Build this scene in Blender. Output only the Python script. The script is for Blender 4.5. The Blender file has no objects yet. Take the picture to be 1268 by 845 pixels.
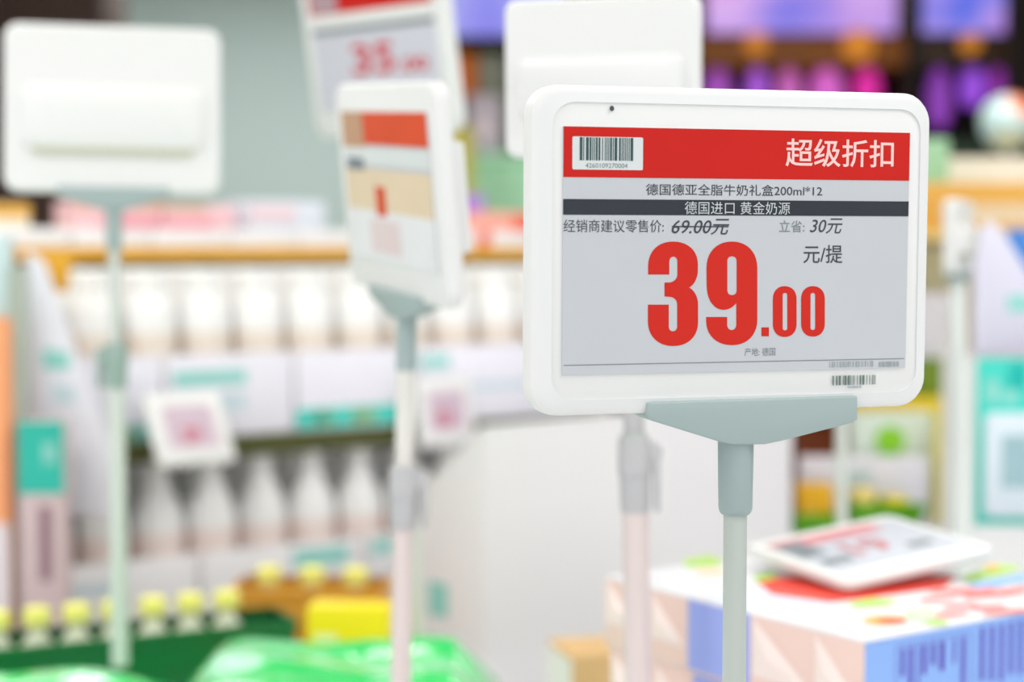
import bpy, bmesh, math, random
from math import sin, cos, pi, radians
from mathutils import Vector, Matrix, Euler
from mathutils.geometry import tessellate_polygon

ORD = ['first', 'second', 'third', 'fourth', 'fifth', 'sixth', 'seventh', 'eighth', 'ninth', 'tenth', 'eleventh', 'twelfth', 'thirteenth', 'fourteenth', 'fifteenth']
# ------------------------------------------------------------------ camera, world, lights, exposure
sc = bpy.context.scene
col = sc.collection
PITCH = radians(3.03)
CAM = Vector((0, 0, 1.45))
FPX = 2113.0
cd = bpy.data.cameras.new('camera'); cam = bpy.data.objects.new('camera', cd); col.objects.link(cam)
cam.location = CAM; cam.rotation_euler = (pi / 2 - PITCH, 0, 0)
cd.sensor_width = 36; cd.lens = 36 * FPX / 1268; cd.clip_end = 60
cd.dof.use_dof = True; cd.dof.focus_distance = 0.955; cd.dof.aperture_fstop = 3.5
cd.dof.aperture_blades = 0
sc.camera = cam

w = bpy.data.worlds.new('world'); sc.world = w; w.use_nodes = True
w.node_tree.nodes['Background'].inputs[0].default_value = (.97, .985, 1, 1)
w.node_tree.nodes['Background'].inputs[1].default_value = 1.78
sc.view_settings.view_transform = 'Standard'; sc.view_settings.look = 'None'
sc.view_settings.gamma = 1; sc.view_settings.use_curve_mapping = False
sc.view_settings.exposure = -0.68

FILL_SPOTS = [(-1.3, .4), (1.3, .4), (-1.3, 2.0), (1.3, 2.0), (-1.3, 4.0), (1.3, 4.0), (-1.3, 7.4), (1.3, 7.4)]
def area(x, y, e):
    l = bpy.data.lights.new('added_fill_light', 'AREA'); l.shape = 'RECTANGLE'; l.size = 1.2; l.size_y = .6; l.energy = e
    l.color = (1, .985, .96)
    o = bpy.data.objects.new('added_fill_light', l); col.objects.link(o); o.location = (x, y, 2.93)
    return o

# ------------------------------------------------------------------ materials
def lin(c):
    c /= 255.
    return c / 12.92 if c <= .04045 else ((c + .055) / 1.055) ** 2.4
def rgb(r, g, b): return (lin(r), lin(g), lin(b), 1)
_m = {}
def mat(name, c, rough=.5, spec=.4, var=.04, scale=30, bump=.02, emit=0, coat=0, alpha=1, metal=0, trans=0):
    if name in _m: return _m[name]
    m = bpy.data.materials.new(name); m.use_nodes = True; nt = m.node_tree; b = nt.nodes['Principled BSDF']
    c4 = rgb(*c)
    tc = nt.nodes.new('ShaderNodeTexCoord'); n = nt.nodes.new('ShaderNodeTexNoise'); n.inputs['Scale'].default_value = scale
    n.inputs['Detail'].default_value = 4
    nt.links.new(tc.outputs['Object'], n.inputs['Vector'])
    r = nt.nodes.new('ShaderNodeValToRGB')
    r.color_ramp.elements[0].color = tuple(x * (1 - var) for x in c4[:3]) + (1,)
    r.color_ramp.elements[1].color = tuple(min(1, x * (1 + var)) for x in c4[:3]) + (1,)
    nt.links.new(n.outputs['Fac'], r.inputs['Fac'])
    nt.links.new(r.outputs['Color'], b.inputs['Base Color'])
    b.inputs['Roughness'].default_value = rough; b.inputs['Specular IOR Level'].default_value = spec
    b.inputs['Coat Weight'].default_value = coat; b.inputs['Metallic'].default_value = metal
    b.inputs['Transmission Weight'].default_value = trans
    if bump:
        bp = nt.nodes.new('ShaderNodeBump'); bp.inputs['Strength'].default_value = bump; bp.inputs['Distance'].default_value = .002
        n2 = nt.nodes.new('ShaderNodeTexNoise'); n2.inputs['Scale'].default_value = scale * 12
        nt.links.new(tc.outputs['Object'], n2.inputs['Vector'])
        nt.links.new(n2.outputs['Fac'], bp.inputs['Height']); nt.links.new(bp.outputs['Normal'], b.inputs['Normal'])
    if emit:
        nt.links.new(r.outputs['Color'], b.inputs['Emission Color']); b.inputs['Emission Strength'].default_value = emit
    _m[name] = m
    return m

def screen_mat(name, stops, scale, strength, seed=0.):
    """lit display: soft coloured patches made from noise"""
    m = bpy.data.materials.new(name); m.use_nodes = True; nt = m.node_tree; b = nt.nodes['Principled BSDF']
    tc = nt.nodes.new('ShaderNodeTexCoord'); mp = nt.nodes.new('ShaderNodeMapping'); mp.inputs['Location'].default_value = (seed, seed * 2, seed)
    n = nt.nodes.new('ShaderNodeTexNoise'); n.inputs['Scale'].default_value = scale; n.inputs['Detail'].default_value = 1
    nt.links.new(tc.outputs['Object'], mp.inputs['Vector']); nt.links.new(mp.outputs['Vector'], n.inputs['Vector'])
    r = nt.nodes.new('ShaderNodeValToRGB')
    el = r.color_ramp.elements
    for i, (p, c) in enumerate(stops):
        e = el[i] if i < 2 else el.new(p)
        e.position = p; e.color = rgb(*c)
    nt.links.new(n.outputs['Fac'], r.inputs['Fac'])
    b.inputs['Base Color'].default_value = (.02, .02, .03, 1); b.inputs['Roughness'].default_value = .3
    nt.links.new(r.outputs['Color'], b.inputs['Emission Color']); b.inputs['Emission Strength'].default_value = strength
    return m

WHITE = mat('white_plastic', (231, 232, 231), .38, .35, .01, 8, .01)
PANEL = mat('bezel_white', (229, 231, 231), .3, .4, .01, 8, .0)
EPAPER = mat('screen_grey', (195, 199, 204), .45, .3, .02, 25, .0)
EPAPER2 = mat('screen_lilac', (206, 206, 217), .45, .3, .02, 25, .0)
RED = mat('print_red', (200, 30, 22), .5, .2, .04, 20, 0)
DRED = mat('print_price_red', (205, 40, 27), .5, .2, .04, 20, 0)
INK = mat('print_ink', (72, 76, 84), .6, .1, .05, 60, 0)
INK2 = mat('print_soft_ink', (128, 136, 142), .6, .1, .05, 60, 0)
BAND = mat('print_band', (52, 56, 64), .5, .2, .08, 20, 0)
PINKW = mat('print_pinkish_white', (246, 204, 200), .5, .2, .02, 20, 0)
PALE = mat('print_pale_grey', (214, 220, 220), .5, .2, .02, 20, 0)
TEALBAR = mat('print_barcode', (58, 86, 88), .5, .2, .25, 220, 0)
GREY = mat('grey_plastic', (161, 178, 177), .42, .35, .03, 12, .015)
GREY_DARK = mat('grey_plastic_socket', (157, 174, 174), .42, .35, .03, 12, .015)
TUBE = mat('tube_coating', (186, 194, 188), .38, .4, .03, 10, .01)
CLAMPM = mat('clamp_plastic', (186, 186, 188), .45, .3, .03, 12, .01)
CLAMPG = mat('clamp_plastic_green_grey', (150, 172, 164), .45, .3, .03, 12, .01)
TUBEP = mat('tube_pinkish', (218, 204, 202), .35, .4, .03, 10, .01)
TUBEG = mat('tube_greenish', (208, 213, 207), .35, .4, .03, 10, .01)
LINEM = mat('seam_line', (196, 203, 204), .6, .1, .0, 10, 0)

# ------------------------------------------------------------------ placing helpers
FWD = Vector((0, cos(PITCH), -sin(PITCH))); UP = Vector((0, sin(PITCH), cos(PITCH))); RIGHT = Vector((1, 0, 0))
def at(px, py, d):
    return CAM + FWD * d + RIGHT * ((px - 634) / FPX * d) - UP * ((py - 422.5) / FPX * d)
def ray(px, py): return (FWD + RIGHT * ((px - 634) / FPX) - UP * ((py - 422.5) / FPX))
def on_z(px, py, z):
    r = ray(px, py); t = (z - CAM.z) / r.z
    return CAM + r * t

def empty(name, loc, label, cat, group=None):
    o = bpy.data.objects.new(name, None); col.objects.link(o); o.location = loc; o.empty_display_size = .02
    o['label'] = label; o['category'] = cat
    if group: o['group'] = group
    return o
def wloc(o):
    v = Vector((0, 0, 0))
    while o: v += o.location; o = o.parent
    return v
def tag(o, label=None, cat=None, group=None, kind=None):
    if label: o['label'] = label
    if cat: o['category'] = cat
    if group: o['group'] = group
    if kind: o['kind'] = kind
    return o
def finish(name, bm, m, parent=None, bevel=0, seg=2, smooth=True, keep=None):
    """bm is in world coordinates; the object's origin goes to keep or to the parent's place"""
    bmesh.ops.remove_doubles(bm, verts=bm.verts, dist=1e-6)
    if bevel:
        es = [e for e in bm.edges if len(e.link_faces) == 2 and e.calc_face_angle(0) > .5]
        bmesh.ops.bevel(bm, geom=es, offset=bevel, segments=seg, affect='EDGES', profile=.5, clamp_overlap=True)
    if parent is not None: org = wloc(parent)
    elif keep is not None: org = Vector(keep)
    else:
        xs = [v.co for v in bm.verts]
        org = Vector(((min(c.x for c in xs) + max(c.x for c in xs)) / 2, (min(c.y for c in xs) + max(c.y for c in xs)) / 2, min(c.z for c in xs)))
    for v in bm.verts: v.co -= org
    bmesh.ops.recalc_face_normals(bm, faces=bm.faces)
    me = bpy.data.meshes.new(name)
    for f in bm.faces: f.smooth = smooth
    if smooth:
        for e in bm.edges:
            if len(e.link_faces) == 2 and e.calc_face_angle(0) > .6: e.smooth = False
    bm.to_mesh(me); bm.free(); me.materials.append(m)
    o = bpy.data.objects.new(name, me); col.objects.link(o)
    if parent is not None: o.parent = parent
    else: o.location = org
    return o
ID = lambda x, y, z: Vector((x, y, z))
def hexa(bm, pts):
    vs = [bm.verts.new(p) for p in pts]
    for f in ((0, 1, 2, 3), (7, 6, 5, 4), (0, 4, 5, 1), (1, 5, 6, 2), (2, 6, 7, 3), (3, 7, 4, 0)): bm.faces.new([vs[i] for i in f])
def box(bm, x0, x1, y0, y1, z0, z1, T=ID):
    hexa(bm, [T(x0, y0, z0), T(x1, y0, z0), T(x1, y1, z0), T(x0, y1, z0), T(x0, y0, z1), T(x1, y0, z1), T(x1, y1, z1), T(x0, y1, z1)])
    return bm
def B(*a, T=ID): return box(bmesh.new(), *a, T=T)
def prism(bm, poly, y0, y1, T=ID):
    """poly: (x,z) outline, extruded in local y"""
    a = [bm.verts.new(T(x, y0, z)) for x, z in poly]; b = [bm.verts.new(T(x, y1, z)) for x, z in poly]
    n = len(poly); bm.faces.new(a); bm.faces.new(b[::-1])
    for i in range(n): bm.faces.new((a[i], b[i], b[(i + 1) % n], a[(i + 1) % n]))
    return bm
def flat(bm, loops, y, T=ID):
    """flat print: loops (outer first, then holes) in (x,z) at local depth y"""
    pts = [[Vector((x, z, 0)) for x, z in l] for l in loops]
    allp = [p for l in loops for p in l]
    vs = [bm.verts.new(T(x, y, z)) for x, z in allp]
    for t in tessellate_polygon(pts):
        try: bm.faces.new([vs[i] for i in t])
        except ValueError: pass
    return bm
def rrect(x0, x1, z0, z1, r, n=6):
    out = []
    for cx, cz, a0 in ((x1 - r, z1 - r, 0), (x0 + r, z1 - r, 90), (x0 + r, z0 + r, 180), (x1 - r, z0 + r, 270)):
        for k in range(n + 1):
            a = radians(a0 + 90 * k / n); out.append((cx + r * cos(a), cz + r * sin(a)))
    return out
def tube(bm, p0, p1, r0, r1=None, n=20, rings=None):
    """lathe from p0 to p1: rings = [(t, r)...]"""
    p0, p1 = Vector(p0), Vector(p1); ax = (p1 - p0); L = ax.length; ax.normalize()
    a = ax.orthogonal().normalized(); b = ax.cross(a)
    rings = rings or [(0, r0), (1, r1 if r1 is not None else r0)]
    loops = []
    for t, r in rings:
        c = p0 + ax * (L * t)
        loops.append([bm.verts.new(c + (a * cos(2 * pi * k / n) + b * sin(2 * pi * k / n)) * max(r, 1e-5)) for k in range(n)])
    for l0, l1 in zip(loops, loops[1:]):
        for k in range(n): bm.faces.new((l0[k], l0[(k + 1) % n], l1[(k + 1) % n], l1[k]))
    bm.faces.new(loops[0][::-1]); bm.faces.new(loops[-1])
    return bm
def text_loops(body, shear=0., offset=0.):
    c = bpy.data.curves.new('lettering', 'FONT'); c.body = body; c.shear = shear; c.offset = offset; c.resolution_u = 3
    o = bpy.data.objects.new('lettering', c); col.objects.link(o); bpy.context.view_layer.update()
    me = bpy.data.meshes.new_from_object(o.evaluated_get(bpy.context.evaluated_depsgraph_get()))
    vs = [(v.co.x, v.co.y) for v in me.vertices]; fs = [tuple(p.vertices) for p in me.polygons]
    bpy.data.objects.remove(o); bpy.data.meshes.remove(me); bpy.data.curves.remove(c)
    return vs, fs
def lettering(body, x0, x1, z0, z1, y, T, m, parent, shear=0., offset=0., label=None, name='lettering'):
    vs, fs = text_loops(body, shear, offset)
    ax, bx = min(v[0] for v in vs), max(v[0] for v in vs); ay, by = min(v[1] for v in vs), max(v[1] for v in vs)
    bm = bmesh.new()
    V = [bm.verts.new(T(x0 + (x1 - x0) * (v[0] - ax) / (bx - ax), y, z0 + (z1 - z0) * (v[1] - ay) / (by - ay))) for v in vs]
    for f in fs:
        try: bm.faces.new([V[i] for i in f])
        except ValueError: pass
    o = finish(name, bm, m, parent, smooth=False)
    if label: o['label'] = label
    return o
def path(segs):
    """('M',p) ('L',p) ('A',corner,p) rounded corner"""
    out = []; cur = None
    for s in segs:
        if s[0] in 'ML': out.append(s[1]); cur = s[1]
        else:
            c, p = s[1], s[2]; k = .6
            h0 = (cur[0] + k * (c[0] - cur[0]), cur[1] + k * (c[1] - cur[1])); h1 = (p[0] + k * (c[0] - p[0]), p[1] + k * (c[1] - p[1]))
            for i in range(1, 11):
                t = i / 10; u = 1 - t
                out.append(tuple(u ** 3 * cur[j] + 3 * u * u * t * h0[j] + 3 * u * t * t * h1[j] + t ** 3 * p[j] for j in (0, 1)))
            cur = p
    return out
def slot(x0, x1, y0, y1, ry=None):
    xm = (x0 + x1) / 2; r = ry or (x1 - x0) / 2
    return path([('M', (x0, y0 + r)), ('A', (x0, y0), (xm, y0)), ('A', (x1, y0), (x1, y0 + r)), ('L', (x1, y1 - r)), ('A', (x1, y1), (xm, y1)), ('A', (x0, y1), (x0, y1 - r))])
def bars(x0, x1, z0, z1, y, T, m, parent, seed, fill=.55, unit=None, name='barcode'):
    r = random.Random(seed); bm = bmesh.new(); x = x0; u = unit or (x1 - x0) / 62
    while x < x1 - u * .5:
        ww = min(u * r.choice((1, 1, 1, 2, 3)), x1 - x)
        flat(bm, [[(x, z0), (x + ww, z0), (x + ww, z1), (x, z1)]], y, T); x += ww + u * r.choice((1, 1, 2) if fill > .5 else (1, 2, 3))
    return finish(name, bm, m, parent, smooth=False)
def rect(x0, x1, z0, z1): return [(x0, z0), (x1, z0), (x1, z1), (x0, z1)]
def patch(name, loops, y, T, m, parent, label=None):
    o = finish(name, flat(bmesh.new(), loops, y, T), m, parent, smooth=False)
    if label: o['label'] = label
    return o

# ------------------------------------------------------------------ the setting
def structure(name, bm, m): o = finish(name, bm, m, smooth=False); o['kind'] = 'structure'; return o
FLOORM = mat('floor_vinyl', (208, 206, 202), .35, .4, .05, 3, .03)
structure('floor', B(-4.5, 5.5, -3, 9.2, -.1, 0), FLOORM)
structure('ceiling', B(-4.5, 5.5, -.2, 9.2, 3.0, 3.1), mat('ceiling_tile', (226, 228, 226), .9, .1, .03, 4, .05))
structure('wall_back', B(-4.5, 5.5, 9, 9.1, 0, 3.0), mat('wall_grey_green', (190, 207, 205), .85, .1, .06, .7, .03))
structure('wall_left', B(-4.5, -4.4, -.2, 9, 0, 3.0), mat('wall_side', (196, 204, 200), .85, .1, .04, 1, .03))
structure('wall_right', B(5.4, 5.5, -.2, 9, 0, 3.0), mat('wall_side', (196, 204, 200)))
DIFF = mat('added_lamp_diffuser', (255, 250, 240), .6, .1, 0, 5, 0, emit=3)
for i, (x, y) in enumerate(FILL_SPOTS):  # unseen fixtures, added to light the room and brighten its far end
    r = empty('added_ceiling_light', (x, y, 2.94), 'unseen white rectangular ceiling light panel added for fill, %s row, %s side of the aisle' % (('nearest', 'second', 'third', 'farthest')[i // 2], ('left', 'right')[i % 2]), 'light', 'added fill light panels')
    finish('added_light_frame', B(x - .63, x + .63, y - .33, y + .33, 2.965, 3.0), WHITE, r, .004)
    finish('added_light_diffuser', B(x - .6, x + .6, y - .3, y + .3, 2.955, 2.966), DIFF, r)
    a = area(x, y, (26, 20, 42, 62)[i // 2]); a.parent = r; a.location = (0, 0, 0)

# display tables that carry the near goods
TZ = .89
TABLE = mat('table_white', (232, 233, 236), .5, .3, .02, 4, .02)
def table(x0, x1, y0, y1, label):
    r = empty('display_table', ((x0 + x1) / 2, (y0 + y1) / 2, 0), label, 'table')
    finish('tabletop', B(x0, x1, y0, y1, TZ - .035, TZ), TABLE, r, .004)
    for x in (x0 + .05, x1 - .05):
        for y in (y0 + .05, y1 - .05): finish('leg', B(x - .022, x + .022, y - .022, y + .022, 0, TZ - .035), TABLE, r, .003)
    return r
table(-.165, 1.45, .75, 2.14, 'white display table under the milk gift boxes and price tag stands')
table(-1.6, -.175, .75, 2.36, 'white display table under the green crate and green wrapped packs')

# ------------------------------------------------------------------ electronic price tags
def frame(loc, ypr, flip=False):
    M = Matrix.Rotation(radians(ypr[0]), 3, 'Z') @ Matrix.Rotation(radians(ypr[1]), 3, 'X') @ Matrix.Rotation(radians(ypr[2]), 3, 'Y')
    if flip: M = M @ Matrix.Diagonal((-1, -1, 1))
    L = Vector(loc)
    T = lambda x, y, z: L + M @ Vector((x, y, z))
    T.M = M; T.L = L
    return T
def plane_px(T):
    n = T.M @ Vector((0, 1, 0)); Mi = T.M.inverted()
    def f(px, py):
        r = ray(px, py); t = (T.L - CAM).dot(n) / r.dot(n); q = Mi @ (CAM + r * t - T.L); return q.x, q.z
    return f
def tag_body(T, W, H, root, y0=0., depth=.016, rim=True, house=WHITE):
    """housing with rounded corners; front face at local y = y0, back at y0+depth"""
    bm = bmesh.new(); rr = .0165 * W / .24
    rings = [(y0 + depth, .003), (y0 + depth - .003, .0), (y0 + .004, .0), (y0 + .0012, .0012), (y0, .004)]
    loops = []
    for y, ins in rings:
        loops.append([bm.verts.new(T(x, y, z)) for x, z in rrect(-W / 2 + ins, W / 2 - ins, -H / 2 + ins, H / 2 - ins, rr - ins * .6, 8)])
    n = len(loops[0])
    bm.faces.new(loops[0]); bm.faces.new(loops[-1][::-1])
    for a, b in zip(loops, loops[1:]):
        for k in range(n): bm.faces.new((a[k], a[(k + 1) % n], b[(k + 1) % n], b[k]))
    o = finish('housing', bm, house, root)
    return o
def back_mount(T, W, H, root, depth=.016):
    """the raised block on the back of a tag"""
    y1 = depth + .011
    bm = bmesh.new(); a = []
    for (y, x, z0, z1, r) in ((depth - .001, W * .43, -H * .25, H * .14, .012), (depth + .007, W * .415, -H * .235, H * .12, .012), (y1, W * .38, -H * .18, H * .08, .01)):
        a.append([bm.verts.new(T(px, y, pz)) for px, pz in rrect(-x, x, z0, z1, r * W / .24, 5)])
    n = len(a[0]); bm.faces.new(a[0]); bm.faces.new(a[-1])
    for p, q in zip(a, a[1:]):
        for k in range(n): bm.faces.new((p[k], p[(k + 1) % n], q[(k + 1) % n], q[k]))
    o = finish('back_mount', bm, WHITE, root)
    gm = mat('mount_shadow_olive', (196, 198, 176), .7, .1, .05, 20, 0)  # olive shadow below the raised block, painted as a strip
    g = finish('mount_shadow', prism(bmesh.new(), [(-W * .42, -H * .15), (-W * .39, -H * .15), (-W * .35, -H * .235), (W * .35, -H * .235), (W * .39, -H * .15), (W * .42, -H * .15), (W * .36, -H * .275), (-W * .36, -H * .275)], depth - .001, depth + .006, T), gm, o)
    return o
def generic_bracket(T, W, H, root, m=GREY):
    z = -H / 2; hw = .26 * W; s = W / .24
    bm = prism(bmesh.new(), [(-hw, z + .006 * s), (hw, z + .006 * s), (hw, z - .004 * s), (.011 * s, z - .019 * s), (-.011 * s, z - .019 * s), (-hw, z - .004 * s)], -.004, .020, T)
    finish('bracket', bm, m, root, .0012)
    return T(0, .008, z - .019 * s)
def stand(root, top, foot_px, d, zb, sock=.045, split=None, upper=.0066, lower=.0097, clampm=CLAMPM, um=TUBE, lm=TUBEP, sm=GREY, lever=1, base=True):
    """socket, upper tube, clamp with lever, lower tube, round foot; from top down to height zb"""
    q = at(foot_px[0], foot_px[1], d); ax = (q - top).normalized()
    pt = lambda z: top + ax * ((z - top.z) / ax.z)
    finish('socket', tube(bmesh.new(), pt(top.z + .004), pt(top.z - sock), 0, rings=[(0, .0098), (.85, .0094), (.96, .0088), (1, .0078)]), sm, root)
    if split:
        z1, z0 = split
        finish('upper_tube', tube(bmesh.new(), pt(top.z - sock + .004), pt(z1 - .02), upper), um, root)
        c = finish('clamp', tube(bmesh.new(), pt(z1), pt(z0), 0, rings=[(0, .0125), (.06, .0135), (.5, .0142), (.52, .0128), (.95, .0124), (1, .0115)]), clampm, root)
        cx = pt((z1 + z0) / 2)
        Tl = lambda x, y, z: Vector((cx.x + lever * x, cx.y + y, z))
        finish('clamp_lever', prism(bmesh.new(), [(.010, z1 - .010), (.0165, z1 - .004), (.023, z1 - .010), (.021, z1 - .022), (.021, z0 + .002), (.0185, z0 - .001), (.0165, z0 + .003), (.0155, z1 - .022), (.010, z1 - .022)], -.006, .006, Tl), clampm, c, .001)
        finish('lower_tube', tube(bmesh.new(), pt(z0 + .004), pt(zb + .006), lower), lm, root)
    else:
        finish('upper_tube', tube(bmesh.new(), pt(top.z - sock + .004), pt(zb + .006), upper), um, root)
    if base:
        b = pt(zb)
        finish('base_plate', tube(bmesh.new(), Vector((b.x, b.y, zb)), Vector((b.x, b.y, zb + .008)), 0, rings=[(0, .06), (.6, .06), (1, .056)], n=40), clampm, root)

# ---- the large sharp tag in front
T = frame((.1252, .9534, 1.4498), (15.55, 1.03, -.07)); P = plane_px(T)
W, H = .24, .18
pole_top = T(P(918, 549)[0], .008, P(918, 549)[1])
main = empty('price_tag_stand', (pole_top.x, pole_top.y, TZ), 'large sharp white electronic price tag reading 39.00 on grey stand', 'price tag')
hs = tag_body(T, W, H, main)
# front rim: rises gently from the edge and drops in a small step round the display plate
x0, z1 = P(684, 125.5)
ro = rrect(-W / 2 + .0042, W / 2 - .0042, -H / 2 + .0042, H / 2 - .0042, .0142, 8)
ri = rrect(x0, W / 2 - .0075, -H / 2 + .0088, z1, .013, 8)
bm = bmesh.new()
va = [bm.verts.new(T(x, .00005, z)) for x, z in ro]; vb = [bm.verts.new(T(x, -.0008, z)) for x, z in ri]; vc = [bm.verts.new(T(x, .0003, z)) for x, z in ri]
for k in range(len(va)):
    k2 = (k + 1) % len(va)
    bm.faces.new((va[k], va[k2], vb[k2], vb[k])); bm.faces.new((vb[k], vb[k2], vc[k2], vc[k]))
finish('front_rim', bm, PANEL, main)
sens = P(757, 134.5)
finish('sensor', flat(bmesh.new(), [[(sens[0] + .0013 * cos(a * pi / 6), sens[1] + .0015 * sin(a * pi / 6)) for a in range(12)]], -.0010, T), mat('sensor_dark', (70, 74, 76), .3), main, smooth=False)
sx0, sz1 = P(697, 156.5); sx1, sz0 = P(1120, 455.5)
SY = -.0010
scr = finish('screen', prism(bmesh.new(), rect(sx0, sx1, sz0, sz1), SY, SY + .0009, T), EPAPER, main, smooth=False)
def pr(px0, py0, px1, py1):
    a = P(px0, py0); b = P(px1, py1); return a[0], b[0], b[1], a[1]
E1, E2, E3 = SY - .00015, SY - .0003, SY - .00045
hx = pr(697, 156.5, 1123, 224)
patch('header_band', [rect(sx0, sx1, hx[2], sz1)], E1, T, RED, scr, 'red header band')
q = pr(708, 169, 795, 211); patch('barcode_label', [rrect(q[0], q[1], q[2], q[3], .0008, 3)], E2, T, PALE, scr)
q = pr(717, 170, 785, 199.5); bars(q[0], q[1], q[2], q[3], E3, T, TEALBAR, scr, 5)
q = pr(724, 202, 776, 208.5); lettering('4260109270004', *q, E3, T, INK2, scr)
q = pr(972, 171.5, 1105, 208); lettering('超级折扣', *q, E2, T, PINKW, scr, offset=.010, label='pale lettering on the red band')
q = pr(799, 227.5, 1017, 243.5); lettering('德国德亚全脂牛奶礼盒200ml*12', *q, E1, T, INK, scr, offset=.004)
q = pr(696, 246.5, 1121, 268); patch('dark_band', [rect(sx0, sx1, q[2], q[3])], E1, T, BAND, scr)
q = pr(847, 249.5, 977, 266); lettering('德国进口 黄金奶源', *q, E2, T, mat('print_band_text', (196, 204, 206), .5), scr, offset=.0)
q = pr(697, 272, 821, 288); lettering('经销商建议零售价:', *q, E1, T, INK, scr)
q = pr(831, 271, 902, 291); lettering('69.00元', *q, E1, T, INK, scr, shear=.25, offset=.006)
q = pr(831, 280, 901, 281.6); patch('strike_line', [rect(*q)], E2, T, INK, scr)
q = pr(964, 273, 995, 288); lettering('立省:', *q, E1, T, INK2, scr, offset=.006)
q = pr(1002, 270.5, 1042, 289.5); lettering('30元', *q, E1, T, INK, scr, shear=.25, offset=.004)
q = pr(994, 303.5, 1042, 326); lettering('元/提', *q, E1, T, INK, scr, offset=.006)
q = pr(921, 431, 959, 440.5); lettering('产地: 德国', *q, E1, T, INK2, scr)
q = pr(697, 452.6, 1118, 445.2); q2 = P(697, 453.5)
patch('rule_line', [rect(sx0 + .001, sx1 - .001, q[3] - .0002, q[3] + .00025)], E1, T, INK2, scr)
q = pr(1026, 448, 1081, 454); bars(*q, E1, T, mat('print_fine', (160, 168, 174), .6, .1, .3, 900, 0), scr, 3, name='fine_print')
q = pr(1087, 448, 1112, 454); bars(*q, E1, T, mat('print_fine', (160, 168, 174)), scr, 8, name='fine_print')
q = pr(1030, 465.5, 1083, 476); bars(*q, -.0010, T, mat('print_green_grey', (96, 118, 112), .6), main, 11, .4, name='housing_barcode')
q = pr(1049, 478, 1066, 480.5); bars(*q, -.0010, T, mat('print_fine', (160, 168, 174)), main, 12, name='housing_fine_print')
def Z(x, y): return P(780 + x / 4.529, 280 + y / 4.529)
three = path([('M', (98, 272)), ('L', (98, 225)), ('A', (98, 87), (238, 87)), ('A', (377, 87), (377, 215)), ('L', (377, 245)), ('A', (377, 320), (328, 345)), ('A', (378, 370), (378, 440)), ('L', (378, 540)), ('A', (378, 673), (238, 673)), ('A', (97, 673), (97, 535)), ('L', (97, 441)), ('L', (214, 441)), ('L', (214, 562)), ('A', (214, 590), (237, 590)), ('A', (261, 590), (261, 562)), ('L', (261, 440)), ('A', (261, 397), (215, 397)), ('L', (190, 395)), ('L', (190, 317)), ('L', (212, 317)), ('A', (262, 315), (262, 270)), ('L', (262, 200)), ('A', (262, 172), (240, 172)), ('A', (217, 172), (217, 200)), ('L', (217, 272))])
nine = [path([('M', (425, 235)), ('A', (425, 87), (568, 87)), ('A', (710, 87), (710, 235)), ('L', (710, 525)), ('A', (710, 668), (568, 668)), ('A', (423, 668), (423, 530)), ('L', (423, 510)), ('L', (541, 510)), ('L', (541, 552)), ('A', (541, 583), (567, 583)), ('A', (592, 583), (592, 552)), ('L', (592, 432)), ('A', (565, 470), (522, 470)), ('A', (427, 470), (426, 330))]), slot(542, 594, 170, 387)]
digits = [('digit_three', [three]), ('digit_nine', nine), ('decimal_point', [rect(733, 775, 568, 618)]),
          ('digit_zero', [slot(797, 930, 337, 622, 72), slot(852, 878, 375, 585)]), ('digit_zero', [slot(955, 1088, 337, 620, 72), slot(1008, 1034, 375, 583)])]
for nm, loops in digits: patch(nm, [[Z(*p) for p in l] for l in loops], E1, T, DRED, scr)
# bracket holding the lower edge, outline read on the tag's own plane
bp = [P(800, 498), P(1058, 490), P(1058, 519), P(1052, 523), P(966, 545), P(944, 549.5), P(905, 550), P(890, 547), P(806, 521), P(800, 517)]
finish('bracket', prism(bmesh.new(), bp, -.0042, .021, T), GREY, main, .0010, 3)
pt = pole_top
finish('socket', tube(bmesh.new(), pt + Vector((0, 0, .003)), pt - Vector((0, 0, .0415)), 0, rings=[(0, .0102), (.5, .0099), (.92, .0096), (.97, .0090), (1, .0080)], n=40), GREY_DARK, main)
finish('tube', tube(bmesh.new(), pt - Vector((0, 0, .038)), Vector((pt.x, pt.y, TZ + .006)), .0067, n=32), TUBE, main)
finish('base_plate', tube(bmesh.new(), Vector((pt.x, pt.y, TZ)), Vector((pt.x, pt.y, TZ + .008)), 0, rings=[(0, .07), (.6, .07), (1, .066)], n=40), GREY, main)

# ---- tags with their displays towards the camera, out of focus
def small_screen(T, W, H, root, parts, m=EPAPER, fy=-.0008, sw=.43, z0=-.34, z1=.37):
    s = finish('screen', prism(bmesh.new(), rect(-W * sw, W * sw, H * z0, H * z1), fy, .0005, T), m, root, smooth=False)
    for nm, x0, x1, za, zb, mm, body in parts:
        if body: lettering(body, x0 * W, x1 * W, za * H, zb * H, fy - .0005, T, mm, s, offset=.03)
        else: patch(nm, [rect(x0 * W, x1 * W, za * H, zb * H)], fy - (.0005 if 'label' in nm else .00025), T, mm, s)
    return s
ORANGE_RED = mat('print_orange_red', (214, 78, 40), .5, .2, .1, 20, 0)
MRED = mat('print_soft_red', (205, 88, 96), .5, .2, .1, 20, 0)
BEIGE = mat('beige_print_reflection', (222, 204, 176), .5, .2, .06, 20, 0)  # carton band print, and the tan reflection painted on the turned tag
TAN = mat('print_tan', (190, 150, 120), .5, .2, .1, 20, 0)
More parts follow.
